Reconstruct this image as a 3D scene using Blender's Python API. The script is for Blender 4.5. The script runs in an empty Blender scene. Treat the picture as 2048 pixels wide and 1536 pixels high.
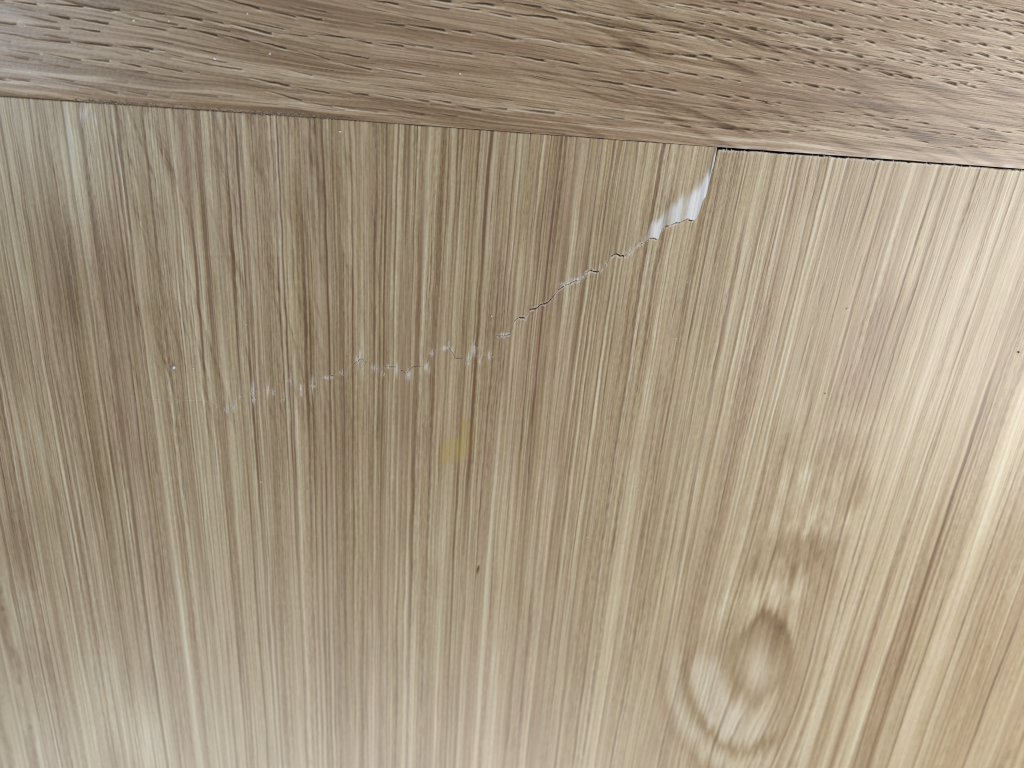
import bpy, math
import numpy as np
from mathutils import Matrix, Vector

S = bpy.context.scene
COL = S.collection

# ------------------------------------------------------------------ camera
# The place: an oak panel lying in the plane z = 0 with its grain along Y, an
# oak rail along X.  Photo coordinates (2048 x 1536) were measured once and are
# mapped onto the board, so every feature has its own place and size on it.
FPX, CX, CY, DIST = 1518.0, 1024.0, 768.0, 0.125
g = np.array([752 - CX, 3300.0, FPX]); g /= np.linalg.norm(g)          # grain direction, away from the rail
b_, c_ = None, None
k = 503.0 / FPX
c_ = (g[0] + .071 * g[1]) / (k * g[1] - g[2]); b_ = .071 - k * c_
r = np.array([1.0, b_, c_]); r -= g * r.dot(g); r /= np.linalg.norm(r)    # rail direction
XA, YA = r, -g
ZA = np.cross(np.array([XA[0], -XA[1], -XA[2]]), np.array([YA[0], -YA[1], -YA[2]]))
XB = np.array([XA[0], -XA[1], -XA[2]]); YB = np.array([YA[0], -YA[1], -YA[2]])   # in camera axes (x right, y up, z back)
CAM_ORIGIN = np.array([0, 0, -DIST])                                   # board point under the picture centre
R = np.stack([XB, YB, ZA])                                              # camera axes -> world axes
cam_loc = R @ (-CAM_ORIGIN)
cd = bpy.data.cameras.new('camera'); cam = bpy.data.objects.new('camera', cd); COL.objects.link(cam)
M = Matrix([[*R[0], cam_loc[0]], [*R[1], cam_loc[1]], [*R[2], cam_loc[2]], [0, 0, 0, 1]])
cam.matrix_world = M
cd.sensor_width = 36.0; cd.lens = 36.0 * FPX / 2048.0
cd.clip_start = 0.005; cd.clip_end = 50
S.camera = cam

def P(x, y):
    """photo point -> board plane (metres)"""
    x = np.asarray(x, float); y = np.asarray(y, float)
    d = np.stack([(x - CX) / FPX, -(y - CY) / FPX, -np.ones_like(x)], -1) @ R.T
    t = -cam_loc[2] / d[..., 2]
    return cam_loc[0] + t * d[..., 0], cam_loc[1] + t * d[..., 1]

cd.dof.use_dof = True
fx, fy = P(np.array(1250.), np.array(430.))
fwd = R @ np.array([0, 0, -1.0])
cd.dof.focus_distance = float((np.array([fx, fy, 0]) - cam_loc) @ fwd)
cd.dof.aperture_fstop = 19

# ------------------------------------------------------------------ light (a window in a room, plus near lights added)
w = bpy.data.worlds.new('World'); S.world = w; w.use_nodes = True
bg = w.node_tree.nodes['Background']
bg.inputs[0].default_value = (0.86, 0.93, 1.0, 1); bg.inputs[1].default_value = 0.06

def area(name, loc, target, sx, sy, power, col):
    l = bpy.data.lights.new(name, 'AREA'); l.shape = 'RECTANGLE'; l.size = sx; l.size_y = sy
    l.energy = power; l.color = col
    o = bpy.data.objects.new(name, l); COL.objects.link(o); o.location = loc
    o.rotation_euler = (Vector(target) - Vector(loc)).to_track_quat('-Z', 'Y').to_euler()
    return o
area('window_light', (-0.66, 0.06, 0.84), (0, 0, 0), 0.26, 0.30, 3.5, (0.66, 0.83, 1.0))
area('side_near_light', (0.26, -0.03, 0.20), (0.07, -0.02, 0), 0.2, 0.2, 0.82, (1.0, 0.985, 0.97))  # light from the right, set close so its falloff imitates the phone's shade
area('low_fill_light', (-0.07, -0.42, 0.20), (0, -0.06, 0), 0.45, 0.2, 1.0, (0.97, 0.985, 1.0))  # added source, no window known here; its falloff imitates the phone's shade

S.view_settings.view_transform = 'Standard'; S.view_settings.look = 'None'
S.cycles.filter_width = 1.0
S.view_settings.exposure = 0.0; S.view_settings.gamma = 1.0

# ------------------------------------------------------------------ helpers
def vn(a, b, seed):
    """smooth value noise, -1..1"""
    rng = np.random.default_rng(seed); T = rng.random((257, 257)).astype(np.float32) * 2 - 1
    a = np.asarray(a, float) + 1000.37; b = np.asarray(b, float) + 1000.71
    i = np.floor(a); j = np.floor(b); u = a - i; v = b - j
    i = i.astype(int); j = j.astype(int)
    u = u * u * (3 - 2 * u); v = v * v * (3 - 2 * v)
    i0, i1, j0, j1 = i % 257, (i + 1) % 257, j % 257, (j + 1) % 257
    return (T[i0, j0] * (1 - u) + T[i1, j0] * u) * (1 - v) + (T[i0, j1] * (1 - u) + T[i1, j1] * u) * v

def dashes(a, b, wa, lb, seed, dens, wmin, wmax, lmin=.35, lmax=.95, rowdens=None, comma=False):
    """separate elongated pores; a across, b along the grain; returns depth 0..1"""
    rng = np.random.default_rng(seed); N = 509
    sh = rng.random(N) * 50; rd = rng.random(N) if rowdens is None else rowdens(rng.random(N))
    r1, r2, r3, r4, r5 = (rng.random((N, N)).astype(np.float32) for _ in range(5))
    a = np.asarray(a, float) + 4000.; b = np.asarray(b, float) + 6000.
    ci = np.floor(a / wa).astype(int); ua = a - ci * wa; ci %= N
    bb = b / lb + sh[ci]; cj = np.floor(bb).astype(int); ub = bb - cj; cj %= N
    hw = wmin + (wmax - wmin) * r1[ci, cj]
    ca = hw + (wa - 2 * hw) * r2[ci, cj]
    L = lmin + (lmax - lmin) * r3[ci, cj]; b0 = (1 - L) * r4[ci, cj]
    ub = (ub - b0) / L
    on = (r5[ci, cj] < dens * (rd[ci] if rowdens is not None else 1)) & (ub > 0) & (ub < 1)
    prof = np.clip(1 - np.abs(ua - ca) / hw, 0, 1)
    if comma:
        tap = np.clip(ub, 0, 1) ** .6 * np.clip((1 - ub) / .04, 0, 1)
    else:
        tap = np.clip(4 * ub * (1 - ub), 0, 1) ** .5
    return np.where(on, prof * tap, 0.0)

def sm(x, a, b):
    t = np.clip((x - a) / (b - a), 0, 1); return t * t * (3 - 2 * t)

def interp(pts):
    p = np.array(sorted(pts), float); return lambda q: np.interp(q, p[:, 0], p[:, 1])

def lin_ext(pts):
    p = np.array(sorted(pts), float)
    def f(q):
        q = np.asarray(q, float); o = np.interp(q, p[:, 0], p[:, 1])
        s0 = (p[1, 1] - p[0, 1]) / (p[1, 0] - p[0, 0]); s1 = (p[-1, 1] - p[-2, 1]) / (p[-1, 0] - p[-2, 0])
        o = np.where(q < p[0, 0], p[0, 1] + (q - p[0, 0]) * s0, o)
        return np.where(q > p[-1, 0], p[-1, 1] + (q - p[-1, 0]) * s1, o)
    return f

def grid_obj(name, X, Y, Z, attrs, mat, parent, depth):
    """a sheet of quads with a side wall going down all round: a solid board face"""
    nr, nc = X.shape
    X = np.pad(X, 1, mode='edge'); Y = np.pad(Y, 1, mode='edge'); Zp = np.pad(Z, 1, mode='edge')
    Zp[0, :] = Zp[-1, :] = -depth; Zp[:, 0] = Zp[:, -1] = -depth
    attrs = {k: np.pad(v, 1 if v.ndim == 2 else ((1, 1), (1, 1), (0, 0)), mode='edge') for k, v in attrs.items()}
    R_, C_ = X.shape
    co = np.stack([X, Y, Zp], -1).reshape(-1, 3).astype(np.float32)
    idx = np.arange(R_ * C_).reshape(R_, C_)
    q = np.stack([idx[1:, :-1], idx[1:, 1:], idx[:-1, 1:], idx[:-1, :-1]], -1)
    keep = np.ones(q.shape[:2], bool); keep[0, 0] = keep[0, -1] = keep[-1, 0] = keep[-1, -1] = False
    sharp = np.zeros(q.shape[:2], bool); sharp[0, :] = sharp[-1, :] = True; sharp[:, 0] = sharp[:, -1] = True
    q = q[keep]; sharp = sharp[keep]; n = len(q)
    me = bpy.data.meshes.new(name)
    me.vertices.add(len(co)); me.vertices.foreach_set('co', co.ravel())
    me.loops.add(n * 4); me.loops.foreach_set('vertex_index', q.ravel().astype(np.int32))
    me.polygons.add(n)
    me.polygons.foreach_set('loop_start', np.arange(0, n * 4, 4, dtype=np.int32))
    me.update(calc_edges=True)
    sa = me.attributes.get('sharp_face') or me.attributes.new('sharp_face', 'BOOLEAN', 'FACE')
    sa.data.foreach_set('value', sharp)
    for k_, v in attrs.items():
        if v.ndim == 3:
            me.attributes.new(k_, 'FLOAT_VECTOR', 'POINT').data.foreach_set('vector', v.reshape(-1).astype(np.float32))
        else:
            me.attributes.new(k_, 'FLOAT', 'POINT').data.foreach_set('value', v.reshape(-1).astype(np.float32))
    me.validate()
    me.materials.append(mat)
    o = bpy.data.objects.new(name, me); COL.objects.link(o)
    if parent: o.parent = parent
    return o

def prism(name, pts_px, z0, z1, mat, parent):
    x, y = P(np.array([p[0] for p in pts_px], float), np.array([p[1] for p in pts_px], float))
    n = len(pts_px)
    v = [(x[i], y[i], z1) for i in range(n)] + [(x[i], y[i], z0) for i in range(n)]
    f = [list(range(n))[::-1], list(range(n, 2 * n))] + [[i, (i + 1) % n, n + (i + 1) % n, n + i] for i in range(n)]
    me = bpy.data.meshes.new(name); me.from_pydata(v, [], f); me.update(); me.materials.append(mat)
    o = bpy.data.objects.new(name, me); COL.objects.link(o); o.parent = parent
    return o

def spaced(parts):
    """parts: (from, to, step) pieces joined into one ascending array"""
    out = []
    for a, b, s in parts:
        n = max(1, int(round((b - a) / s))); out.append(np.linspace(a, b, n, endpoint=False))
    return np.append(np.concatenate(out), parts[-1][1])

# ------------------------------------------------------------------ materials
def wood_material(name, ramp, pore_col, blush_col, fine, rough, bump):
    m = bpy.data.materials.new(name); m.use_nodes = True
    nt = m.node_tree; N = nt.nodes; L = nt.links
    bs = N['Principled BSDF']
    def att(n):
        a = N.new('ShaderNodeAttribute'); a.attribute_name = n; return a
    def math_(op, a, b=None, clamp=False):
        x = N.new('ShaderNodeMath'); x.operation = op; x.use_clamp = clamp
        for i, s in enumerate((a, b)):
            if s is None: continue
            if isinstance(s, (int, float)): x.inputs[i].default_value = s
            else: L.new(s, x.inputs[i])
        return x.outputs[0]
    def mix(f, a, b):
        x = N.new('ShaderNodeMix'); x.data_type = 'RGBA'
        L.new(f, x.inputs[0])
        for s, i in ((a, 6), (b, 7)):
            if isinstance(s, tuple): x.inputs[i].default_value = (*s, 1)
            else: L.new(s, x.inputs[i])
        return x.outputs[2]
    gr = att('grain').outputs['Vector']
    def noise(scale, detail, rough_):
        mp = N.new('ShaderNodeMapping'); L.new(gr, mp.inputs[0]); mp.inputs['Scale'].default_value = scale
        t = N.new('ShaderNodeTexNoise'); t.inputs['Scale'].default_value = 1; t.inputs['Detail'].default_value = detail
        t.inputs['Roughness'].default_value = rough_; L.new(mp.outputs[0], t.inputs['Vector'])
        return t.outputs['Fac']
    fib = noise((.45, .008, 1), 2, .6)        # hair-fine fibres (grain units: photo-scale 0.08 mm)
    cell = noise((.22, .10, 1), 2, .6)        # granular early wood
    cl = noise((.012, .004, 1), 2, .5)
    tone = att('tone').outputs['Fac']
    t = math_('ADD', tone, math_('MULTIPLY', math_('SUBTRACT', fib, .5), fine))
    t = math_('ADD', t, math_('MULTIPLY', math_('SUBTRACT', cell, .5), fine * .55))
    t = math_('ADD', t, math_('MULTIPLY', math_('SUBTRACT', cl, .5), .12))
    cr = N.new('ShaderNodeValToRGB'); e = cr.color_ramp.elements
    while len(e) < len(ramp): e.new(.5)
    for i, (p, c) in enumerate(ramp): e[i].position = p; e[i].color = (*c, 1)
    L.new(t, cr.inputs[0])
    c = cr.outputs[0]
    c = mix(math_('MULTIPLY', att('blush').outputs['Fac'], .6, True), c, blush_col)
    c = mix(math_('MULTIPLY', att('stain').outputs['Fac'], .8, True), c, (.50, .355, .10))
    c = mix(math_('MULTIPLY', att('pore').outputs['Fac'], .9, True), c, pore_col)
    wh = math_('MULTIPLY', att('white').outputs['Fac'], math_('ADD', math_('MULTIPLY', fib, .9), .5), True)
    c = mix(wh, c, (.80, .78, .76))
    L.new(c, bs.inputs['Base Color'])
    ro = math_('ADD', math_('MULTIPLY', cell, .22), rough - .11)
    L.new(ro, bs.inputs['Roughness'])
    bs.inputs['Specular IOR Level'].default_value = .6
    h = math_('ADD', math_('MULTIPLY', fib, .7), math_('MULTIPLY', cell, .5))
    bp = N.new('ShaderNodeBump'); bp.inputs['Strength'].default_value = bump; bp.inputs['Distance'].default_value = .00005
    L.new(h, bp.inputs['Height']); L.new(bp.outputs[0], bs.inputs['Normal'])
    return m

VENEER = wood_material('oak_veneer',
    [(0.0, (0.14, 0.087, 0.039)), (0.25, (0.275, 0.187, 0.094)), (0.5, (0.437, 0.322, 0.188)), (0.75, (0.59, 0.485, 0.316)), (1.0, (0.74, 0.67, 0.501))],
    (.165, .080, .038), (.45, .29, .215), .50, .36, .55)
RAILW = wood_material('oak_rail_wood',
    [(0.0, (0.085, 0.047, 0.023)), (0.25, (0.215, 0.136, 0.072)), (0.5, (0.365, 0.248, 0.149)), (0.75, (0.53, 0.4, 0.267)), (1.0, (0.74, 0.624, 0.476))],
    (.06, .032, .014), (.40, .26, .175), .46, .31, .7)

def plain(name, col, rough, nscale, var):
    m = bpy.data.materials.new(name); m.use_nodes = True
    nt = m.node_tree; bs = nt.nodes['Principled BSDF']; bs.inputs['Roughness'].default_value = rough
    tc = nt.nodes.new('ShaderNodeTexCoord'); n = nt.nodes.new('ShaderNodeTexNoise'); n.inputs['Scale'].default_value = nscale
    nt.links.new(tc.outputs['Object'], n.inputs['Vector'])
    cr = nt.nodes.new('ShaderNodeValToRGB'); e = cr.color_ramp.elements
    e[0].position = .3; e[1].position = .7
    e[0].color = (*[c * (1 - var) for c in col], 1); e[1].color = (*[min(1, c * (1 + var)) for c in col], 1)
    nt.links.new(n.outputs['Fac'], cr.inputs[0]); nt.links.new(cr.outputs[0], bs.inputs['Base Color'])
    return m
CORE = plain('core_wood', (.10, .065, .04), .9, 900, .4)
FIBRE = plain('torn_fibre', (.70, .64, .55), .8, 3000, .12)
DUST = plain('dust', (.82, .80, .76), .8, 4000, .1)
CRUMB = plain('sanding_dust', (.36, .29, .225), .9, 3000, .35)
CHIP = plain('blue_white_chip', (.74, .78, .90), .5, 4000, .1)
GRIT = plain('dark_grit', (.03, .02, .015), .8, 4000, .3)

def empty(name, loc, label, cat):
    o = bpy.data.objects.new(name, None); COL.objects.link(o); o.location = loc; o.empty_display_size = .01
    o['label'] = label; o['category'] = cat
    return o

# ------------------------------------------------------------------ shapes measured on the photograph
edge = lin_ext([(0, 192), (250, 209), (700, 240), (1080, 268), (1437, 294), (1760, 317), (2048, 338)])   # rail's lower edge
XL = lin_ext([(200, 226), (330, 242), (589, 270), (732, 289), (835, 301), (1028, 335), (1319, 362), (1517, 388)])   # joint 1 (x of y)
XR = lin_ext([(330, 1978), (510, 1921), (700, 1855), (920, 1782), (1160, 1708), (1395, 1638), (1536, 1592)])        # joint 2
def smooth_line(f, y0, y1, deg):
    yy = np.linspace(y0, y1, 60); m = .5 * (y0 + y1); h = .5 * (y1 - y0)
    pf = np.polyfit((yy - m) / h, f(yy), deg)
    def g_(y):
        u = (np.asarray(y, float) - m) / h; uc = np.clip(u, -1, 1)
        d_ = np.polyder(pf)
        return np.polyval(pf, uc) + np.polyval(d_, uc) * (u - uc)
    return g_
XL = smooth_line(XL, 190, 1536, 2); XR = smooth_line(XR, 300, 1536, 3)
CR = [(200, 800), (300, 800), (400, 802), (432, 807), (450, 816), (467, 811), (479, 788), (502, 788), (520, 780), (538, 783), (567, 788), (585, 764), (602, 781),
      (626, 776), (640, 758), (664, 751), (690, 743), (696, 735), (711, 726), (722, 717), (737, 727), (754, 741), (766, 732), (790, 735),
      (813, 746), (828, 733), (851, 732), (860, 711), (869, 700), (895, 695), (904, 702), (910, 716), (933, 717), (951, 711), (980, 708),
      (992, 671), (1002, 672), (1021, 668), (1025, 654), (1028, 643), (1039, 634), (1047, 636), (1051, 639), (1055, 630), (1059, 620),
      (1073, 616), (1082, 610), (1095, 606), (1105, 595), (1113, 584), (1125, 573), (1134, 570), (1144, 565), (1158, 560), (1170, 547),
      (1181, 541), (1193, 544), (1202, 541), (1211, 529), (1218, 521), (1222, 513), (1232, 507), (1248, 513), (1252, 509), (1263, 502),
      (1275, 491), (1289, 484), (1298, 477), (1305, 476), (1313, 478.5), (1316.6, 477), (1321, 460), (1333, 451), (1348, 447), (1364, 442),
      (1373, 437.5), (1378, 439.5), (1385.5, 441), (1393, 437.5), (1395, 428), (1399, 422), (1407, 400), (1414, 392.6), (1419, 369),
      (1423, 348), (1428.5, 332), (1433.4, 314.5), (1437, 292)]
CRa = np.array(CR)
W_REF = 1413.0                                         # width of the middle strip in photo units at y ~ 1030
cs = (CRa[:, 0] - XL(CRa[:, 1])) / (XR(CRa[:, 1]) - XL(CRa[:, 1])) * W_REF
cs = np.maximum.accumulate(cs + np.arange(len(cs)) * 1e-3)
S0 = cs[-1]
def crack_y(s): return np.interp(s, cs, CRa[:, 1]) + np.where(s > 100, 1.0, 0) * vn(s / 4.0, 0, 71) * 1.6
def crack_x(s): return np.interp(s, cs, CRa[:, 0])
half_gap = interp([(0, 0), (430, 0), (600, .25), (640, .6), (700, .7), (760, .5), (850, .7), (905, .9), (940, .5), (985, .45), (1020, 1.3), (1050, 1.8), (1100, 2.1),
                   (1150, 1.3), (1200, 1.9), (1240, 2.1), (1270, 1.3), (1330, 2.0), (1370, 2.0), (1400, 1.4), (1440, 1.2)])

def gap_at(x): return half_gap(x) * np.where(x < 985, sm(vn(x / 16, .2, 72) + .35 * vn(x / 5, .7, 73), .08, .25), 1)

# soft figure blobs on the veneer: x, y, radius across, radius along, tone, blush, lean
BLOBS = [
    (1775, 640, 45, 80, -.22, .35, -.3), (1735, 760, 45, 75, -.16, .25, -.3), (1690, 900, 40, 60, -.14, .05, -.3), (1717, 985, 26, 36, -.20, .25, -.3), (1618, 1104, 56, 50, -.21, .0, -.25),
    (1650, 1050, 70, 22, .14, 0, -.3), (1640, 960, 80, 50, .06, -.1, -.3), (1560, 1180, 60, 26, .20, -.1, -.2), (1470, 1220, 50, 46, .12, -.1, -.3), (1660, 1180, 35, 40, -.10, .1, -.3),
    (1700, 850, 60, 22, .12, .0, -.3), (1590, 820, 30, 60, .10, -.1, -.3), (1480, 860, 50, 120, .04, .05, -.25),
    (120, 560, 50, 110, -.16, .2, .12), (80, 420, 30, 120, -.10, .0, .1), (230, 560, 36, 170, -.10, .1, .12), (150, 330, 55, 130, .10, .05, .1), (90, 700, 80, 80, -.02, .3, .15),
    (60, 880, 60, 70, .06, .0, .15), (150, 1130, 110, 90, .02, .05, .15), (60, 1220, 40, 60, .12, -.1, .15), (210, 1370, 40, 110, .10, -.1, .15), (290, 1480, 40, 80, .16, -.1, .15),
    (120, 1480, 60, 100, .06, .0, .15), (30, 1060, 40, 60, -.06, .1, .15), (250, 900, 40, 90, -.06, .2, .13), (400, 420, 60, 200, -.02, .15, .05),
    (1100, 470, 50, 200, -.08, .25, -.12), (1060, 800, 45, 160, -.06, .25, -.1), (700, 900, 160, 200, -.05, .1, 0), (620, 1200, 60, 200, -.02, .15, 0), (1010, 1350, 60, 180, .03, .2, -.1)]

def veneer_fields(x, y, s, seed, kind):
    """x, y photo place on the board; s across the grain"""
    wob = 3.6 * vn(s / 130, y / 560, seed + 1) + 1.5 * vn(s / 24, y / 170, seed + 2) + .8 * vn(s / 9, y / 45, seed + 50)
    sw = s + wob
    if kind == 'middle':                                  # the fibres swing round the knot
        kx, ky = 1508., 1335.
        ex, ey = (x - kx + .16 * (y - ky)) / 105., (y - ky) / 190.
        sw = sw + 60 * np.exp(-(ex ** 2 + ey ** 2) * .8) * np.tanh(ex * 1.6) * -.55
        sw = sw + 26 * np.exp(-((x - 1440) / 150.) ** 2 - ((y - 1480) / 160.) ** 2) * (y - 1400) / 160.
    def stripe(w_, L_, k_, hard): return np.tanh(hard * vn(sw / w_, y / L_, seed + k_)) / math.tanh(hard)
    tone = .56 + .080 * stripe(3.4, 700, 3, 2.0) + .065 * stripe(8, 900, 4, 2.) + .05 * stripe(17, 1300, 5, 2.) \
        + .05 * vn(sw / 55, y / 700, seed + 6) + .105 * stripe(1.9, 420, 7, 1.6)
    rr = np.random.default_rng(seed + 9).random(499)
    def rings(sp, jit, L_, w0, w1, k_, p_on, y_l):
        ph = sw / sp + jit * vn(sw / (2.7 * sp), y / L_, seed + k_)
        d = np.abs(ph - np.floor(ph) - .5) * sp; i_ = np.floor(ph).astype(int) % 499
        hw = w0 + (w1 - w0) * rr[(i_ * 7) % 499]
        am = np.where(rr[i_] < p_on, .45 + .55 * rr[(i_ * 13) % 499], 0) * np.clip(.75 + .75 * vn(i_ * 1.37, y / y_l, seed + k_ + 1), 0, 1)
        return np.clip(1.5 - d / hw, 0, 1) * am, np.clip(1.5 - np.abs(d - hw * 2.2) / hw, 0, 1) * am
    l1, h1 = rings(23., .55, 1600, 1.5, 2.9, 8, .8, 260)
    l2, h2 = rings(9.8, .5, 1100, 1.0, 1.7, 30, .62, 300)
    l3, h3 = rings(5.1, .45, 900, .8, 1.1, 34, .45, 220)
    dense_shade = np.exp(-((x - 850) / 480.) ** 4) * (1 - sm(y, 700, 1250))  # stronger dark lines and lower tone, also painting in the phone's shade
    rt = sm(x, 1150, 1500)
    line = np.maximum.reduce([l1 * (1 + .25 * rt), .85 * l2 * (1 - .35 * rt), .6 * l3]) * (.85 + .38 * dense_shade)
    tone = .57 + (tone - .57) * (1 - .18 * rt)
    tone = tone - .05 * dense_shade
    # bright fibres beside them
    tone = tone + .10 * h1 + .07 * h2
    tone = tone + np.clip(stripe(5.2, 700, 11, 2) - .45, 0, 1) * .14 + np.clip(stripe(2.2, 230, 32, 2) - .45, 0, 1) * .24
    # grain bands with open texture
    band = sm(vn(sw / 14, y / 600, seed + 12), .05, .5)
    p1 = dashes(sw, y, 4.5, 30, seed + 13, .8, .9, 1.6) * band
    p2 = dashes(sw + 3, y, 9, 120, seed + 14, .40, 1.0, 1.9)
    tone = tone - .06 * band
    pore = .88 * line + .5 * p1 + .55 * p2
    # slanting brown flecks of the figure
    sl = s - .20 * (y - 500)
    zone = sm(x, 170, 260) * (1 - sm(x, 640, 860)) * (1 - sm(y, 720, 1000)) + .35 * sm(x, 20, 60) * (1 - sm(x, 120, 200)) * (1 - sm(y, 900, 1200))
    fk = np.clip(vn(sl / 7, y / 100, seed + 60) - .12, 0, 1) * zone * (.6 + .6 * vn(sl / 2, y / 12, seed + 61))
    fl_ = np.clip(vn(sl / 6 + 50, y / 110, seed + 62) - .3, 0, 1) * zone
    tone = tone - .24 * fk + .18 * fl_; pore = np.clip(pore + .38 * fk, 0, 1)
    blush = .03 + .42 * vn(sw / 30, y / 600, seed + 15) + .15 * vn(sw / 9, y / 400, seed + 33)
    stain = np.zeros_like(x); pit = np.zeros_like(x); palew = np.zeros_like(x)
    jag = 20 * vn(s / 6, 0.3 + y / 900, seed + 16) + 13 * vn(s / 2.4, .5 + y / 500, seed + 17)
    for bx, by, ra, rb, tv, bv, lean in BLOBS:
        e = ((x - bx - lean * (y - by)) / ra) ** 2 + ((y + jag - by) / rb) ** 2
        e = np.exp(-e ** 1.3); tone = tone + tv * e * (1.6 if kind == 'left' else 1); blush = blush + bv * e
    if kind == 'middle':
        # knot: dark-rimmed eye with a grey heart, pale crescents below
        yk = y + .60 * jag
        dxk, dyk = x - 1523, yk - 1310
        ang = np.arctan2(dyk, dxk)
        ex = (dxk + .16 * dyk) / (64 + .10 * dyk); ey = dyk / 94.
        rk = np.sqrt(ex ** 2 + ey ** 2) + .04 * vn(x / 30, y / 40, seed + 20)
        inside = 1 - sm(rk, .85, 1.08)
        tone = tone * (1 - inside * .6) + inside * .6 * .50
        pore = pore * (1 - .65 * (1 - sm(rk, .9, 1.5)))
        rim = np.exp(-((rk - .84) / .16) ** 2) * np.clip(.50 - .45 * np.sin(ang) + .25 * np.cos(ang), .25, 1.0)
        tone = tone - .20 * rim - .13 * inside
        heart = np.exp(-((x - 1518) / 34.) ** 2 - ((yk - 1340) / 48.) ** 2)
        tone = tone + .24 * heart; blush = blush * (1 - heart)
        tone = tone - .15 * np.exp(-((x - 1547) / 20.) ** 2 - ((yk - 1262) / 44.) ** 2) + .05 * np.exp(-((x - 1485) / 26.) ** 2 - ((yk - 1290) / 40.) ** 2)
        blush = blush * (1 - .6 * inside) + .15 * rim
        dx2, dy2 = x - 1490, yk - 1350
        a2 = np.arctan2(dy2, dx2); R2 = np.sqrt((dx2 / 118.) ** 2 + (dy2 / 150.) ** 2) + .02 * vn(x / 25, y / 30, seed + 25)
        low = sm(np.sin(a2 - .35), -.35, .25) * sm(rk, .95, 1.15) * (1 - .85 * sm(x, 1525, 1580))
        side_ = np.clip(.55 - .45 * np.cos(a2) + .25 * np.sin(a2), 0, 1)
        tone = tone * (1 - .5 * low * np.exp(-((R2 - 1.0) / .5) ** 2)) + .29 * low * np.exp(-((R2 - 1.0) / .5) ** 2) + .6 * low * (.30 * side_ * sm(rk, 1.02, 1.3) * (1 - sm(R2, .82, .98)) - .27 * np.exp(-((R2 - 1.0) / .075) ** 2) + .30 * np.exp(-((R2 - 1.2) / .12) ** 2)
                             - .12 * np.exp(-((R2 - 1.42) / .08) ** 2) + .05 * np.exp(-((R2 - 1.6) / .12) ** 2))
        pale = low * np.exp(-((R2 - 1.0) / .36) ** 2)
        blush = blush * (1 - pale)
        palew = low * side_ * (.24 * sm(rk, 1.02, 1.3) * (1 - sm(R2, .80, .98)) + .13 * np.exp(-((R2 - 1.22) / .14) ** 2)) * (.75 + .4 * vn(sw / 4, y / 200, seed + 29)) * (1 - .7 * line) + .15 * heart
        up = (1 - sm(np.sin(a2 - .35), -.6, .1))
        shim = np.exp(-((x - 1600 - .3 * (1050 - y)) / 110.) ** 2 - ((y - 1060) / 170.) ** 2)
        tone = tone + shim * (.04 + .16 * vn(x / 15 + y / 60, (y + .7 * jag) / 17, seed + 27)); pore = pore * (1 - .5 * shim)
        tone = tone + .3 * up * (.12 * np.exp(-((R2 - 1.0) / .13) ** 2) - .12 * np.exp(-((R2 - .80) / .09) ** 2) * sm(rk, 1.0, 1.2))
        # yellow smear
        jx = 5 * vn(s / 3.5, y / 60, seed + 22)
        d1_ = np.maximum(np.abs(x - 913 + .25 * (y - 896)) / 33., np.abs(y - 897 + .30 * (x - 913) + jx) / 24.)
        d2_ = np.maximum(np.abs(x - 936) / 15., np.abs(y - 866 + jx) / 27.)
        stain = (1 - sm(np.minimum(d1_, d2_) + .14 * vn(x / 7, y / 9, seed + 23), .72, 1.12)) * np.clip(.66 + .5 * vn(s / 3, y / 70, 5), .2, 1)
        for ox, oy, rr_ in ((1190, 292, 10), (1216, 286, 7), (1240, 292, 9)):
            stain = stain + .45 * np.exp(-((x - ox) / (rr_ * .7)) ** 2 - ((y - oy) / (rr_ * 1.6)) ** 2)
        pit = np.exp(-(((x - 956 + .25 * (y - 1138)) / 2.3) ** 2 + ((y - 1138) / 9.) ** 2) ** 2)
        # the rusty long line
        tone = tone + 0
        red = np.exp(-((s - float((1100 - XL(470)) / (XR(470) - XL(470)) * W_REF) - 1.5 * vn(y / 60, 0, 8)) / 3.0) ** 2) * sm(y, 200, 300) * (1 - sm(y, 900, 1100))
        pore = np.clip(pore + .6 * red * (.7 + .4 * vn(0, y / 90, 9)), 0, 1); blush = blush + red
        # long cream streak in the middle
        s1 = np.exp(-((s - 652 - 3 * vn(y / 150, 0, 11)) / 8.) ** 2) * sm(y, 700, 900); tone = tone + .13 * s1; pore = pore * (1 - .7 * s1); blush = blush - .4 * s1
        s2 = np.exp(-((s - 770 - 3 * vn(y / 110, 0, 12)) / 4.) ** 2) * sm(y, 900, 1000); tone = tone + .2 * s2
        s3 = np.exp(-((s - 14) / 11.) ** 2) * sm(y, 560, 850); tone = tone + .14 * s3; pore = pore * (1 - .8 * s3); blush = blush - .2 * s3
    if kind == 'right':
        for sc, wd, a_, y0, y1 in ((14, 15, .13, 380, 560), (112, 13, .13, 200, 300), (52, 7, .10, 200, 300), (230, 20, .10, 600, 900)):
            e = np.exp(-((s - sc - 4 * vn(y / 200, sc, 14)) / wd) ** 2) * sm(y, y0, y1)
            tone = tone + a_ * e; pore = pore * (1 - .75 * e); blush = blush + .15 * e
        e = np.exp(-((s - 150) / 14.) ** 2); tone = tone - .13 * e; blush = blush - .1 * e
    soft = sm(y, 950, 1500) * .10                         # calmer figure far down the panel
    tone = tone + .5 * soft * (.60 - tone); pore = pore * (1 - soft * .8)
    return dict(palew=palew, tone=tone, pore=np.clip(pore, 0, 1), blush=np.clip(blush, 0, 1), stain=np.clip(stain, 0, 1), pit=pit, line=line)

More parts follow.
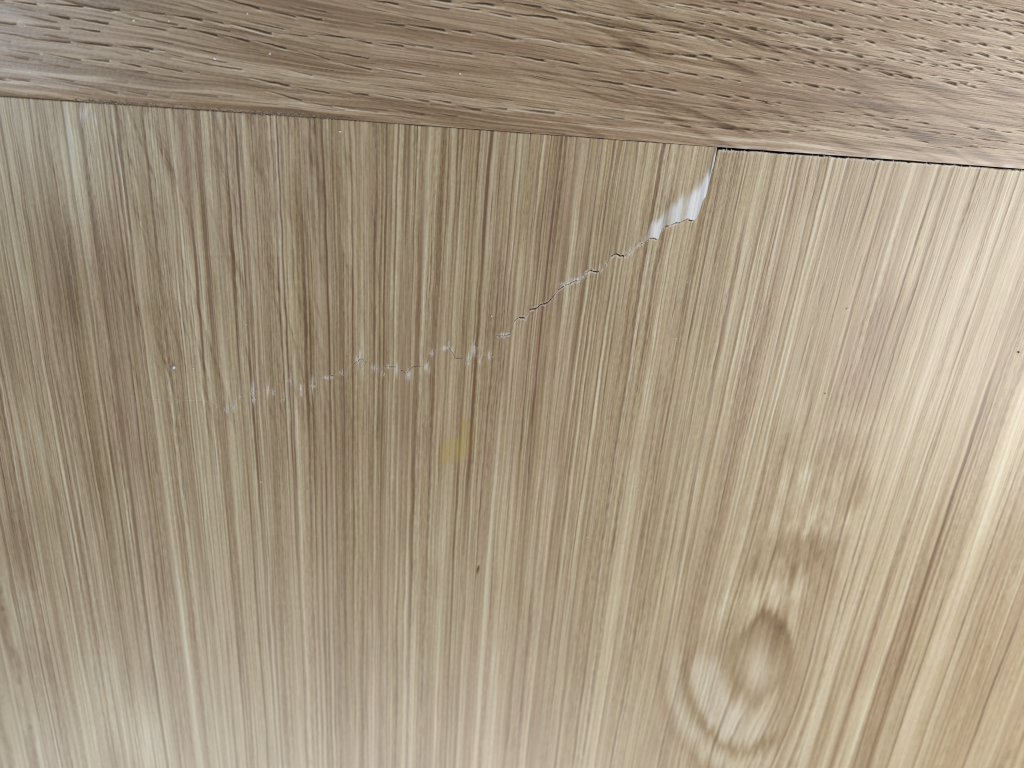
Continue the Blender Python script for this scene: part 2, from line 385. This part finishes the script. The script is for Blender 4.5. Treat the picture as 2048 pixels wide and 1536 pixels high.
def build_veneer(name, X0, Y0, s, seed, kind, white, lift, parent, label=None):
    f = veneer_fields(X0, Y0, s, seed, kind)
    X, Y = P(X0, Y0)
    mm = 1e-3
    Z = lift * mm - .035 * mm * f['pore'] + .012 * mm * (f['tone'] - .5) + .006 * mm * vn(s / 40, Y0 / 90, seed + 40) - .25 * mm * f['pit']
    pore = np.maximum(f['pore'], f['pit'] * 1.1)
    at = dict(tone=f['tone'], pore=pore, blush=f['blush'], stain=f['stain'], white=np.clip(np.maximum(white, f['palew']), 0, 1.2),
              grain=np.stack([s, Y0, np.full_like(s, seed * 1.0)], -1))
    o = grid_obj(name, X, Y, Z, at, VENEER, parent, .0006)
    if label: o['label'] = label
    return o

# ------------------------------------------------------------------ the panel
px0, py0 = P(np.array(1024.), np.array(900.))
panel = empty('veneered_panel', (0, 0, 0), 'pale oak panel with vertical grain, a jagged crack and a knot, below the rail', 'wood panel')

YB_ = 1860.0
qrows = spaced([(0, .80, 1 / 560.), (.80, 1, 1 / 90.)])

def rows_between(yt, yb, q):                              # grid of y for every column
    return yt[None, :] + (yb - yt)[None, :] * q[:, None]

def place(t, q, xl, xr, top, bot):
    """iterate: rows start at top(x) and end at bot(x, t)"""
    y = np.full((len(q), len(t)), 800.0); x = None
    x_top = xl(300.) + (xr(300.) - xl(300.)) * t
    for _ in range(4):
        yt = top(x_top); x_top = xl(yt) + (xr(yt) - xl(yt)) * t
    y = rows_between(yt, bot, q)
    x = xl(y) + (xr(y) - xl(y)) * t[None, :]
    return x, y

# right of the corner the panel has dropped away from the rail
def top_gap(x): return edge(x) + np.interp(x, [1437, 1500, 1760, 2048, 2300], [6.2, 4.6, 3.9, 3.2, 3.2]) + 1.1 * vn(x / 7, 0, 61) + .6 * vn(x / 2.5, 0, 62)
def top_tight(x): return edge(x) + .7 + .4 * vn(x / 30, 0, 63) + .4 * vn(x / 4, 0, 64)

# -- middle strip, main piece
s_cols = spaced([(0.6, W_REF - .6, 1.0)])
s_cols = np.unique(np.append(s_cols, [S0 - 1.2, S0 + 1.4])); t = s_cols / W_REF
ycr = crack_y(s_cols); xcr = crack_x(s_cols); hg = gap_at(xcr)
main = s_cols
x_top = XL(300.) + (XR(300.) - XL(300.)) * t
for _ in range(4): yt = top_gap(x_top); x_top = XL(yt) + (XR(yt) - XL(yt)) * t
inside = s_cols <= S0
yt_main = np.where(inside, ycr + hg, yt)
# a small wall: the column at the corner runs up from the crack to the gap
ym = rows_between(yt_main, np.full_like(yt_main, YB_), spaced([(0, .02, 1 / 1400.), (.02, .82, 1 / 520.), (.82, 1, 1 / 80.)]))
xm = XL(ym) + (XR(ym) - XL(ym)) * t[None, :]
sm_ = np.broadcast_to(s_cols[None, :], ym.shape).copy()
dcr = ym - yt_main[None, :]                               # distance below the torn edge
xcm = np.broadcast_to(xcr[None, :], ym.shape)
lip = np.interp(xcm, [420, 640, 985, 1000, 1060, 1130, 1165, 1210, 1300, 1390, 1437], [.0, .1, .15, .6, .7, .9, .9, .7, .6, .5, .5])
lipw = 3.2 + 2.0 * vn(sm_ / 5, 0, 81)
whm = lip * (1 - sm(dcr, lipw * .4, lipw * 1.3)) * (.55 + .6 * vn(sm_ / 3.5, 0, 82))
edgew = np.where(sm_ > S0, .36 * (1 - sm(dcr, 2.0, 6.5 + 3 * vn(sm_ / 6, 0, 83))) * (.6 + .6 * vn(sm_ / 4, dcr / 3, 84)), 0)
whm = np.maximum(np.where(sm_ <= S0, whm, 0), edgew)

FRAYS = [(432, 811, .6, 3, 9), (452, 822, .7, 3, 12), (468, 812, .7, 5, 12), (480, 790, .5, 3, 8), (505, 785, .9, 4, 22), (509, 798, .7, 3, 8), (537, 780, 1., 4, 14), (545, 784, .7, 4, 6), (566, 795, .5, 4, 9),
         (578, 760, .5, 7, 9), (602, 778, .8, 4, 13), (626, 772, 1., 5, 17), (655, 755, .8, 12, 3), (686, 745, .8, 7, 6), (722, 712, .9, 6, 24), (725, 738, .6, 5, 14), (712, 720, .6, 6, 6), (750, 738, .8, 6, 8), (764, 748, .6, 3, 8),
         (778, 733, .8, 6, 5), (792, 738, .8, 4, 12), (816, 748, .8, 6, 9), (818, 752, .6, 2, 9), (852, 733, .9, 5, 8), (858, 745, .5, 2, 9), (864, 705, .6, 4, 8), (890, 696, .9, 8, 4), (897, 692, .6, 2, 9), (904, 700, .6, 4, 4), (935, 722, .8, 4, 14),
         (948, 697, .8, 5, 12), (960, 722, .6, 2, 10), (980, 711, .9, 4, 8), (1006, 669, .9, 6, 4), (1015, 668, .7, 8, 3), (1051, 637, .9, 3, 5), (1130, 568, .8, 12, 4), (1152, 560, .9, 12, 5), (1165, 553, .7, 6, 5), (1202, 535, .6, 4, 8),
         (1212, 528, .6, 4, 6), (1253, 510, .9, 5, 8), (1260, 502, .9, 5, 9), (1278, 488, .5, 5, 5), (950, 690, .5, 2, 16), (1375, 560, .25, 6, 10), (172, 225, .8, 5, 16), (190, 238, .7, 5, 18), (160, 232, .5, 3, 14)]
def frays(x, y, s):
    o = np.zeros_like(x)
    for fx_, fy_, a, rw, rh in FRAYS:
        e = np.exp(-np.abs((x - fx_ + .05 * (y - fy_)) / (rw * .85)) ** 2.5 - np.abs((y - fy_) / rh) ** 2.2)
        o = np.maximum(o, a * e * np.clip(.40 + .95 * vn(s / 1.7, y / 22, 91), 0, 1.2))
    return o
whm = np.maximum(whm, frays(xm, ym, sm_))
drop = -.10 * sm(sm_, 500, S0) * (1 - sm(sm_, S0 + 20, S0 + 160)) * np.exp(-np.maximum(dcr, 0) / 120.) - .05 * sm(sm_, S0 - 300, S0)
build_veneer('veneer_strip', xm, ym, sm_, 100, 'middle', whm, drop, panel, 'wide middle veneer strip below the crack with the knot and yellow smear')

# -- the broken flap above the crack
sf = s_cols[s_cols < S0 - 1.6]; tf = sf / W_REF
ycf = crack_y(sf) - gap_at(crack_x(sf)) ; xcf = crack_x(sf)
x_top = XL(300.) + (XR(300.) - XL(300.)) * tf
for _ in range(4): ytf = top_tight(x_top); x_top = XL(ytf) + (XR(ytf) - XL(ytf)) * tf
ycf = np.minimum(ycf, crack_y(sf + 2.0 * sm(xcf, 1385, 1402)))
ycf = np.maximum(ycf, ytf + .8)
qf = 1 - spaced([(0, .06, 1 / 500.), (.06, 1, 1 / 230.)])[::-1]
yf = ytf[None, :] + (ycf - ytf)[None, :] * qf[:, None]
xf = XL(yf) + (XR(yf) - XL(yf)) * tf[None, :]
s2f = np.broadcast_to(sf[None, :], yf.shape).copy(); dab = ycf[None, :] - yf; xcb = np.broadcast_to(xcf[None, :], yf.shape)
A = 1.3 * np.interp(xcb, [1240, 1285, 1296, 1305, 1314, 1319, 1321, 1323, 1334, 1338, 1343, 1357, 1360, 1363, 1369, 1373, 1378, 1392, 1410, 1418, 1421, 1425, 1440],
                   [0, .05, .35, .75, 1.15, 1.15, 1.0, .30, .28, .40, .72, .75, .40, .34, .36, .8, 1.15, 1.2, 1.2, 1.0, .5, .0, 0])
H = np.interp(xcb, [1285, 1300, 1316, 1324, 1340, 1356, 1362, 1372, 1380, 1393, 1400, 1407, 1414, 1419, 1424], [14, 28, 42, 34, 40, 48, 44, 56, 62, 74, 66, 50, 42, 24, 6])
whf = A * (1 - sm(dab + 10 * vn(s2f / 7, 0, 95), H * .62, H * 1.3))  # white patches along the torn edge, fading upwards
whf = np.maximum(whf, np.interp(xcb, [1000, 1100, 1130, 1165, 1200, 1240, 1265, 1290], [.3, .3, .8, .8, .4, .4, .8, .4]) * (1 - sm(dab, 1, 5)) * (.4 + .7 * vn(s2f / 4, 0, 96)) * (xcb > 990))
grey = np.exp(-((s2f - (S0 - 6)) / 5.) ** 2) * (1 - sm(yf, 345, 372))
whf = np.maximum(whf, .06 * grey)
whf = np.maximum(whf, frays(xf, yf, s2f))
liftm = np.interp(xcb, [640, 900, 1050, 1200, 1320, 1400, 1418, 1437], [0, .03, .10, .18, .30, .34, .15, .02])
# the flap bends up towards its torn edge
near = np.minimum(dab, (S0 - s2f) * 1.0 + 0 * dab)
bend = np.clip(1 - np.where(xcb > 1380, np.minimum(dab, np.maximum(S0 - s2f, 0) * 1.6 + 0), dab) / 95., 0, 1) ** 2.0
lf = liftm * np.clip(1 - dab / 95., 0, 1) ** 2
lf = np.maximum(lf, .02 * np.clip(1 - (S0 - s2f) / 45., 0, 1) ** 2 * sm(yf, 292, 345))
build_veneer('veneer_flap', xf, yf, s2f, 100, 'middle', whf, lf, panel, 'broken veneer piece above the crack with white edge bending up')

# -- left strip and right strip
def side_strip(xl, xr, s_arr, seed, kind, top, label):
    w_ = s_arr[-1] - s_arr[0]; tt = (s_arr - s_arr[0]) / w_
    xx, yy = place(tt, qrows, xl, xr, top, np.full_like(tt, YB_))
    ss = np.broadcast_to(s_arr[None, :], yy.shape).copy()
    d = yy - yy[:1]
    wh = np.zeros_like(xx)
    if kind == 'right':
        wh = .36 * (1 - sm(d, 2.0, 6 + 3 * vn(ss / 6, 0, 83))) * (.6 + .6 * vn(ss / 4, d / 3, 84))
    else:
        wh = frays(xx, yy, ss)
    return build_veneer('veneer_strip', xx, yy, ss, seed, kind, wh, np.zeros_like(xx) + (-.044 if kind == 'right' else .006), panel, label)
side_strip(lambda y: XL(y) - 700 + .12 * 0 - (y - 900) * -.16, lambda y: XL(y) + 1.3, spaced([(-700, -350, 6), (-350, 0, 1.0)]), 300, 'left', top_tight,
           'cloudy veneer strip at the left edge of the panel')
side_strip(lambda y: XR(y) - 1.3, lambda y: XR(y) + 900 - (y - 900) * .16, spaced([(0, 460, 1.0), (460, 900, 6)]), 500, 'right', top_gap,
           'striped veneer strip right of the knot with pale stripes')

# -- the core under the veneer
n_ = 40
lx = np.linspace(-380, 1434, n_); rx = np.linspace(1440, 2560, 20)
pts = [(x_, float(edge(x_)) + 3.0) for x_ in lx] + [(x_, float(edge(x_)) + 9.5) for x_ in rx] + [(2380, 1840), (-260, 1840)]
prism('core', pts, -.016, -.00066, CORE, panel)

# -- torn fibres standing along the crack
rng = np.random.default_rng(7)
vs, fs = [], []
def sliver(x, y, L, wd, ang, z, rise):
    px_ = .0000823
    X, Y = P(np.array(x), np.array(y)); i = len(vs)
    dx_, dy_ = math.sin(ang), math.cos(ang)
    for a, wz, zz in ((-.5, .35, z - .00004), (.0, 1, z + .00001), (.5, .1, z + rise)):
        cx_, cy_ = X + dx_ * a * L * px_, Y + dy_ * a * L * px_
        for sgn in (-1, 1):
            vs.append((cx_ + sgn * dy_ * wd * wz * px_ * .5, cy_ - sgn * dx_ * wd * wz * px_ * .5, zz))
        vs.append((cx_, cy_, zz + wd * wz * px_ * .4))
    for k_ in (0, 3):
        fs.extend([[i + k_, i + k_ + 2, i + k_ + 5, i + k_ + 3], [i + k_ + 2, i + k_ + 1, i + k_ + 4, i + k_ + 5]])
for fx_, fy_, a, rw, rh in FRAYS[:-3]:
    for _ in range(int(2 + a * 3)):
        sliver(fx_ + rng.normal(0, rw * .6), fy_ + rng.normal(0, rh * .35), rng.uniform(5, 8 + rh * .7), rng.uniform(.7, 1.4), rng.normal(-.05, .3), .00001, rng.uniform(.00002, .00012))
for _ in range(70):
    xx_ = rng.uniform(1000, 1400); ss_ = np.interp(xx_, CRa[:, 0], cs); yy_ = float(crack_y(np.array(ss_)))
    sliver(xx_, yy_ + rng.normal(1.5, 1.2), rng.uniform(3, 8), rng.uniform(.7, 1.5), rng.normal(0, .7), -.00002, rng.uniform(0, .00008))
for _ in range(60):
    xx_ = 1440 + 640 * rng.random(); yy_ = float(top_gap(np.array(xx_)))
    sliver(xx_, yy_ + rng.normal(0, .8), rng.uniform(3, 8), rng.uniform(.6, 1.4), rng.normal(0, .9), -.00006, rng.uniform(0, .00005))
me = bpy.data.meshes.new('torn_fibres'); me.from_pydata([tuple(map(float, v)) for v in vs], [], fs); me.update(); me.materials.append(FIBRE)
o = bpy.data.objects.new('torn_fibres', me); COL.objects.link(o); o.parent = panel; o['kind'] = 'stuff'

# ------------------------------------------------------------------ the rail
xa = spaced([(-500, -40, 12), (-40, 2090, 2.6), (2090, 2600, 12)])
bb = spaced([(0, 6, .8), (6, 352, 1.0), (352, 700, 8)])
Xr = np.broadcast_to(xa[None, :], (len(bb), len(xa))).copy(); Br = np.broadcast_to(bb[::-1, None], Xr.shape).copy()
Yr = edge(Xr) - Br
U = Xr - 1024.
q = Br * (1 + .00034 * U) + .022 * U + 5 * vn(Xr / 420, Br / 90, 201) + 1.6 * vn(Xr / 120, Br / 25, 202)
rough_zone = sm(Xr - 2.0 * (150 - Br), 1000, 1500)
qf = q + 1.2 * vn(Xr / 60, q / 20, 242) + .035 * U * sm(Xr, 700, 1500)
tone = .55 + .12 * 1.15 * np.tanh(2 * vn(qf / 4.2, Xr / 260, 203)) + .11 * np.tanh(1.6 * vn(q / 11, Xr / 420, 204)) + .07 * vn(q / 38, Xr / 500, 205) + .15 * np.tanh(1.8 * vn(qf / 2.0, Xr / 150, 206))
# slanting brown figure on the right
q2 = Br + .33 * U + 5 * vn(Xr / 90, Br / 40, 207)
fig = np.clip(vn(q2 / 9, (Xr * .94 - Br * .33) / 120, 208) - .18, 0, 1) * sm(Xr, 900, 1450) * (1 - .5 * sm(Br, 180, 300))
fig2 = np.clip(vn(q2 / 4.2, (Xr * .94 - Br * .33) / 70, 209) - .2, 0, 1) * sm(Xr, 800, 1300) * (.4 + .6 * sm(Br, 20, 80))
tone = tone - .30 * fig2 - .60 * fig + .13 * sm(Xr, 1400, 2000) * sm(Br, 80, 230) - .05 * np.exp(-((Xr - 800) / 350.) ** 2)  # right end lighter, middle darker: light gradient painted into the tone
# pores in rows: long open vessels strung along the growth rings
def chain(qq, xx, row, lb, seed, p_row, dens, w0, w1, tilt, jit):
    rg = np.random.default_rng(seed); N = 251
    rows = rg.random(N); sh = rg.random(N) * 9; r1, r2, r3, r4, r5 = (rg.random((N, N)) for _ in range(5))
    a_ = qq + 5000.; i_ = np.floor(a_ / row).astype(int); ua = a_ - i_ * row; i_ %= N
    bl = (xx + 9000.) / lb + sh[i_]; j_ = np.floor(bl).astype(int); ub = bl - j_; j_ %= N
    L_ = .62 + .36 * r1[i_, j_]; b0 = (1 - L_) * r2[i_, j_]; ub = (ub - b0) / L_
    hw = w0 + (w1 - w0) * r3[i_, j_]
    ca = row * .5 + (r4[i_, j_] - .5) * jit - (ub - .5) * tilt * lb * L_
    on = (rows[i_] < p_row) & (r5[i_, j_] < dens) & (ub > 0) & (ub < 1)
    tap = np.clip(ub * 1.6, 0, 1) ** .7 * np.clip((1 - ub) / .05, 0, 1)
    dd = ua - ca
    # dd > 0 is the upper side of the vessel
    dark = np.clip(1.5 - np.abs(dd) / (hw * (.45 + .55 * tap)), 0, 1) * tap
    lip = np.clip(1.4 - np.abs(dd + hw * 1.9) / (hw * 1.0), 0, 1) * np.clip(ub * 1.6, 0, 1)
    return np.where(on, dark, 0), np.where(on, lip, 0)
qw = q + 1.5 * vn(Xr / 45, q / 30, 240) + .7 * vn(Xr / 14, q / 12, 241)
CHAINS = [
    [(450, 0), (540, 20), (600, 32), (670, 40), (715, 43), (805, 48), (875, 57), (980, 67), (1024, 75), (1094, 78), (1159, 90), (1244, 96), (1304, 103), (1374, 108), (1454, 113), (1539, 117), (1624, 124), (1709, 138), (1850, 156), (1960, 172)],
    [(700, 0), (775, 5), (850, 13), (950, 20), (1024, 29), (1109, 36), (1199, 50), (1290, 60), (1380, 68), (1470, 80), (1560, 92), (1640, 98), (1760, 112), (1900, 130), (2050, 146)],
    [(350, 30), (430, 42), (470, 48), (550, 65), (645, 72), (715, 80), (820, 90), (940, 102), (1024, 110), (1074, 118), (1154, 126), (1224, 135), (1304, 140), (1399, 148), (1480, 160)],
    [(500, 160), (540, 165), (575, 170), (635, 180), (700, 185), (780, 192), (850, 200), (950, 212), (1024, 215), (1084, 220), (1164, 228), (1249, 238), (1324, 245), (1454, 255), (1524, 260), (1640, 262)],
    [(860, 0), (940, 4), (1024, 6), (1134, 20), (1224, 30), (1304, 35), (1394, 42), (1474, 55), (1594, 65), (1654, 75), (1724, 80), (1804, 92), (1894, 101), (2050, 120)],
    [(1304, 3), (1459, 20), (1560, 36), (1639, 47), (1674, 50), (1764, 60), (1830, 74), (1920, 82), (2050, 100)],
    [(1440, 0), (1574, 8), (1619, 12), (1684, 22), (1764, 32), (1824, 37), (1924, 50), (2050, 66)],
    [(1690, 0), (1760, 8), (1844, 16), (1900, 26), (1964, 33), (2050, 44)], [(1844, 0), (1874, 5), (1924, 11), (1990, 20), (2050, 24)],
    [(100, 30), (165, 37), (260, 47), (320, 52), (400, 62), (470, 76), (600, 100), (690, 128), (760, 140), (850, 152)],
    [(-40, 40), (0, 45), (75, 52), (200, 62)], [(15, 100), (75, 107), (150, 117), (210, 120), (280, 130), (400, 146)],
    [(-40, 155), (0, 157), (100, 162), (190, 175), (250, 184), (310, 192), (360, 198)], [(530, 182), (620, 205), (700, 215), (780, 219), (900, 232), (960, 236)],
    [(-40, -4), (0, 0), (130, 10), (255, 18), (330, 24)], [(1560, 160), (1680, 176), (1790, 190)], [(1180, 160), (1290, 172), (1400, 186), (1560, 205)], [(60, 78), (180, 86), (330, 100)]]
d1 = np.zeros_like(Xr); i1 = np.zeros_like(Xr)
rg = np.random.default_rng(77)
for ch in CHAINS:
    c_ = np.array(ch, float); x0, x1 = c_[0, 0], c_[-1, 0]
    br = [x0]
    while br[-1] < x1:
        tt = np.clip((br[-1] - 1050) / 550., 0, 1)
        br.append(br[-1] + rg.uniform(40, 105) * (1 - tt) + rg.uniform(16, 40) * tt)
    br = np.array(br); n_d = len(br)
    off, til, wd_, st, gap_ = rg.normal(0, 1.6, n_d), rg.uniform(.02, .06, n_d), rg.uniform(1.2, 2.3, n_d), rg.uniform(.55, 1.1, n_d) * (rg.random(n_d) < .88), rg.uniform(.04, .3, n_d)
    sel = np.where((xa > x0) & (xa < x1))[0]
    xs = xa[sel]; k_ = np.clip(np.searchsorted(br, xs) - 1, 0, n_d - 2)
    L_ = br[k_ + 1] - br[k_]; ub = (xs - br[k_]) / L_ / (1 - gap_[k_])
    yc = np.interp(xs, c_[:, 0], c_[:, 1]) + off[k_] + (ub - .5) * L_ * (til[k_] + .10 * sm(xs, 1350, 1700)) + .8 * vn(xs / 13, ch[0][1], 78)
    ok = (ub > 0) & (ub < 1)
    tap = np.where(ok, np.clip(.25 + ub * 1.3, 0, 1) * np.clip((1 - ub) / .06, 0, 1), 0) * st[k_]
    dd = Yr[:, sel] - yc[None, :]; hw = (wd_[k_] * (.6 + .5 * np.clip(ub, 0, 1)))[None, :]
    d1[:, sel] = np.maximum(d1[:, sel], np.clip(1.5 - np.abs(dd) / hw, 0, 1) * tap[None, :])
    i1[:, sel] = np.maximum(i1[:, sel], np.clip(1.5 - np.abs(dd - hw * 2.1) / (hw * 1.1), 0, 1) * (.45 + .55 * st[k_] * ok)[None, :])
lft = 1 - sm(Xr + 1.2 * Br, 1250, 1700)
e1, j1 = chain(qw, Xr, 27., 130., 211, .45, .7, .8, 1.5, .02, 9)
d2, i2 = chain(qw + 9, Xr, 17., 80., 212, .5, .6, .6, 1.1, .03, 8)
d3, i3 = chain(qw + 4, Xr, 24., 34., 213, .55, .7, .8, 1.4, .10, 9)
d4, i4 = chain(qw + 2, Xr, 9., 75., 214, .6, .6, .6, 1.0, .04, 4)
mid = 1 - .6 * np.exp(-((Xr - 900) / 500.) ** 2 - ((Br - 70) / 40.) ** 2)
d3 = d3 * (1 - lft); i3 = i3 * (1 - lft); d2 = d2 * (.4 + .6 * lft)
d1 = np.maximum(d1, .6 * e1 * lft); i1 = np.maximum(i1, .5 * j1 * lft)
raw = np.maximum.reduce([d1, .6 * d2, .75 * d3])
lowfade = .5 + .5 * sm(Br, 12, 90)
lowfade = lowfade * (1 - .5 * sm(-Xr, -420, -60) * np.exp(-((Br - 95) / 60.) ** 2))
pd = .5 * d4
pore = np.clip(raw * 1.3 * lowfade + pd, 0, 1)
lit_lip = np.maximum.reduce([i1, .6 * i2, i3]) * (1 - np.clip(pore * 1.5, 0, 1)) * lowfade
tone = tone + .42 * lit_lip  # lit lower walls of the pores, painted as a paler tone
# cream sapwood streaks close to the edge
for b0, x0, x1, wd, a_ in ((22, 1020, 1700, 4, .34), (34, 250, 700, 3, .2), (16, 200, 460, 4, .34), (44, 900, 1500, 4, .18), (14, 1580, 2080, 5, .25), (12, 1330, 1560, 4, .22), (50, -40, 330, 4, .22), (28, -40, 200, 4, .3), (8, 1700, 2080, 3, .2)):
    e = np.exp(-((Br + .02 * (Xr - .5 * (x0 + x1)) - b0 + 4 * vn(Xr / 90, b0, 221)) / wd) ** 2) * sm(Xr, x0, x0 + 120) * (1 - sm(Xr, x1 - 120, x1))
    tone = tone + a_ * e * (.8 + .4 * vn(Xr / 50, b0, 222))
blush = .30 + .35 * vn(q / 45, Xr / 400, 223) + .25 * sm(Xr, 1300, 1900) * sm(Br, 60, 200)
white = np.zeros_like(Xr)
# paler crushed arris beside the gap
white = np.maximum(white, .38 * (1 - sm(Br, 3, 9)) * sm(Xr, 1400, 1480) * (.5 + .8 * vn(Xr / 22, Br / 4, 224)))
white = np.maximum(white, .22 * (1 - sm(Br, 2, 10)) * sm(Xr, 120, 200) * (1 - sm(Xr, 560, 720)) * np.clip(vn(Xr / 5, Br / 3, 225), 0, 1))
mm = 1e-3
Z = -.15 * mm * np.clip(raw * lowfade, 0, 1) - .03 * mm * pd + .03 * mm * lit_lip + .03 * mm * (tone - .5) + .012 * mm * vn(q / 9, Xr / 120, 230)
Z = Z + .10 * mm - .14 * mm * (1 - sm(Br, 0, 34)) ** 2 - .04 * mm * np.exp(-Br / 2.2) - .9 * mm * (np.clip((Br - 60) / 500., 0, 2)) ** 2 * 0
X, Y = P(Xr, Yr)
rail = grid_obj('oak_rail', X, Y, Z, dict(tone=tone, pore=np.clip(pore, 0, 1), blush=np.clip(blush, 0, 1), stain=np.zeros_like(tone), white=np.clip(white, 0, 1),
         grain=np.stack([q, Xr, np.zeros_like(q)], -1)), RAILW, None, .018)
rail['label'] = 'solid brown oak rail with dark open pores, crossing the top above the veneered panel'; rail['category'] = 'wood rail'

# ------------------------------------------------------------------ dust and grit
def speck_mesh(name, mat, seed):
    rg = np.random.default_rng(seed); v = []; f = []
    n = 7
    for zi, (rr_, zz) in enumerate(((.8, 0), (1, .35), (.6, .75))):
        for i in range(n):
            a = 2 * math.pi * i / n; k_ = rr_ * rg.uniform(.7, 1.15); v.append((k_ * math.cos(a), .75 * k_ * math.sin(a), zz))
    for z_ in range(2):
        for i in range(n): f.append([z_ * n + i, z_ * n + (i + 1) % n, (z_ + 1) * n + (i + 1) % n, (z_ + 1) * n + i])
    f.append([2 * n + i for i in range(n)]); f.append([i for i in range(n)][::-1])
    me = bpy.data.meshes.new(name); me.from_pydata(v, [], f); me.update(); me.materials.append(mat); return me
speck_me = [speck_mesh('dust_speck', DUST, i) for i in range(3)]
chip_me = speck_mesh('chip', CHIP, 9); grit_me = speck_mesh('grit', GRIT, 12)
def speck(name, me, x, y, rpx, z, label, cat, group=None):
    o = bpy.data.objects.new(name, me); COL.objects.link(o)
    X, Y = P(np.array(float(x)), np.array(float(y))); o.location = (float(X), float(Y), z)
    k_ = rpx * .0000823; o.scale = (k_, k_, k_ * .8); o.rotation_euler = (0, 0, (x * 1.7 + y) % 6.28)
    o['label'] = label; o['category'] = cat
    if group: o['group'] = group
RAILSP = [(268, 41, 2.4, 'tiny white dust speck on the rail, leftmost of the specks on it'), (338, 42, 1.8, 'faintest white dust speck on the rail, just right of its leftmost speck'),
          (430, 117, 3.0, 'largest white dust speck on the rail, upper left, above the sanding dust'), (540, 107, 2.2, 'white dust speck on the rail, right of its largest speck'),
          (495, 27, 2.0, 'white dust speck on the left half of the rail, closest to the picture top'), (920, 147, 2.4, 'white dust speck on the rail, rightmost of the specks on it')]
PANSP = [(387, 737, 1.8, 'tiny white dust speck on the panel, right beside the bluish white chip'), (521, 963, 2.2, 'white dust speck on the panel, left of the yellow smear and below the crack'),
         (983, 632, 2.2, 'white dust speck on the panel just above the middle of the crack'), (1695, 618, 2.6, 'white dust speck on the panel, right of the white-edged flap and above the dark grit'),
         (1276, 978, 2.2, 'white dust speck on the panel between the yellow smear and the knot'), (1174, 1074, 2.0, 'white dust speck on the panel right of the dark slit, left of the knot'),
         (492, 649, 1.6, 'white dust speck on the left of the veneer flap, above the faint crack end'), (680, 263, 2.2, 'white dust speck on the veneer flap close under the rail'),
         (1352, 676, 1.8, 'white dust speck on the panel below the white-edged flap and right of the crack')]
for i, (x, y, rr_, lab) in enumerate(RAILSP):
    speck('dust_speck', speck_me[i % 3], x, y, rr_, .0001, lab, 'dust speck', 'dust specks on the rail')
for i, (x, y, rr_, lab) in enumerate(PANSP):
    speck('dust_speck', speck_me[i % 3], x, y, rr_, .000002, lab, 'dust speck', 'dust specks on the panel')
speck('chip', chip_me, 348, 735, 4.2, .000002, 'small bluish white chip lying on the panel left of the crack end', 'chip')
speck('grit', grit_me, 1650, 787, 1.9, .000002, 'small dark grit grain on the panel above the knot', 'grit')
speck('grit', grit_me, 2037, 704, 2.8, .000002, 'dark grit grain at the right edge of the panel', 'grit')

# sanding dust caught in the seam on the left
vs, fs = [], []
rng = np.random.default_rng(21)
for _ in range(520):
    x = rng.choice([rng.uniform(150, 700), rng.normal(230, 40), rng.normal(550, 60)]); y = float(edge(np.array(x))) + rng.normal(-1.5, 2.6)
    X, Y = P(np.array(x), np.array(y)); rr_ = rng.uniform(.6, 1.7) * .0000823; i = len(vs)
    for kx, ky, kz in ((1, 0, 0), (-.5, .85, 0), (-.5, -.85, 0), (.1, .1, 1.1)):
        vs.append((X + rr_ * kx * rng.uniform(.6, 1.3), Y + rr_ * ky * rng.uniform(.6, 1.3), -.00003 + rr_ * kz + rng.uniform(0, .00003)))
    fs += [[i, i + 1, i + 3], [i + 1, i + 2, i + 3], [i + 2, i, i + 3], [i, i + 2, i + 1]]
me = bpy.data.meshes.new('sanding_dust'); me.from_pydata([tuple(map(float, v)) for v in vs], [], fs); me.update(); me.materials.append(CRUMB)
o = bpy.data.objects.new('sanding_dust', me); COL.objects.link(o); o['kind'] = 'stuff'
o['label'] = 'grey brown sanding dust caught in the seam between rail and panel'; o['category'] = 'dust'
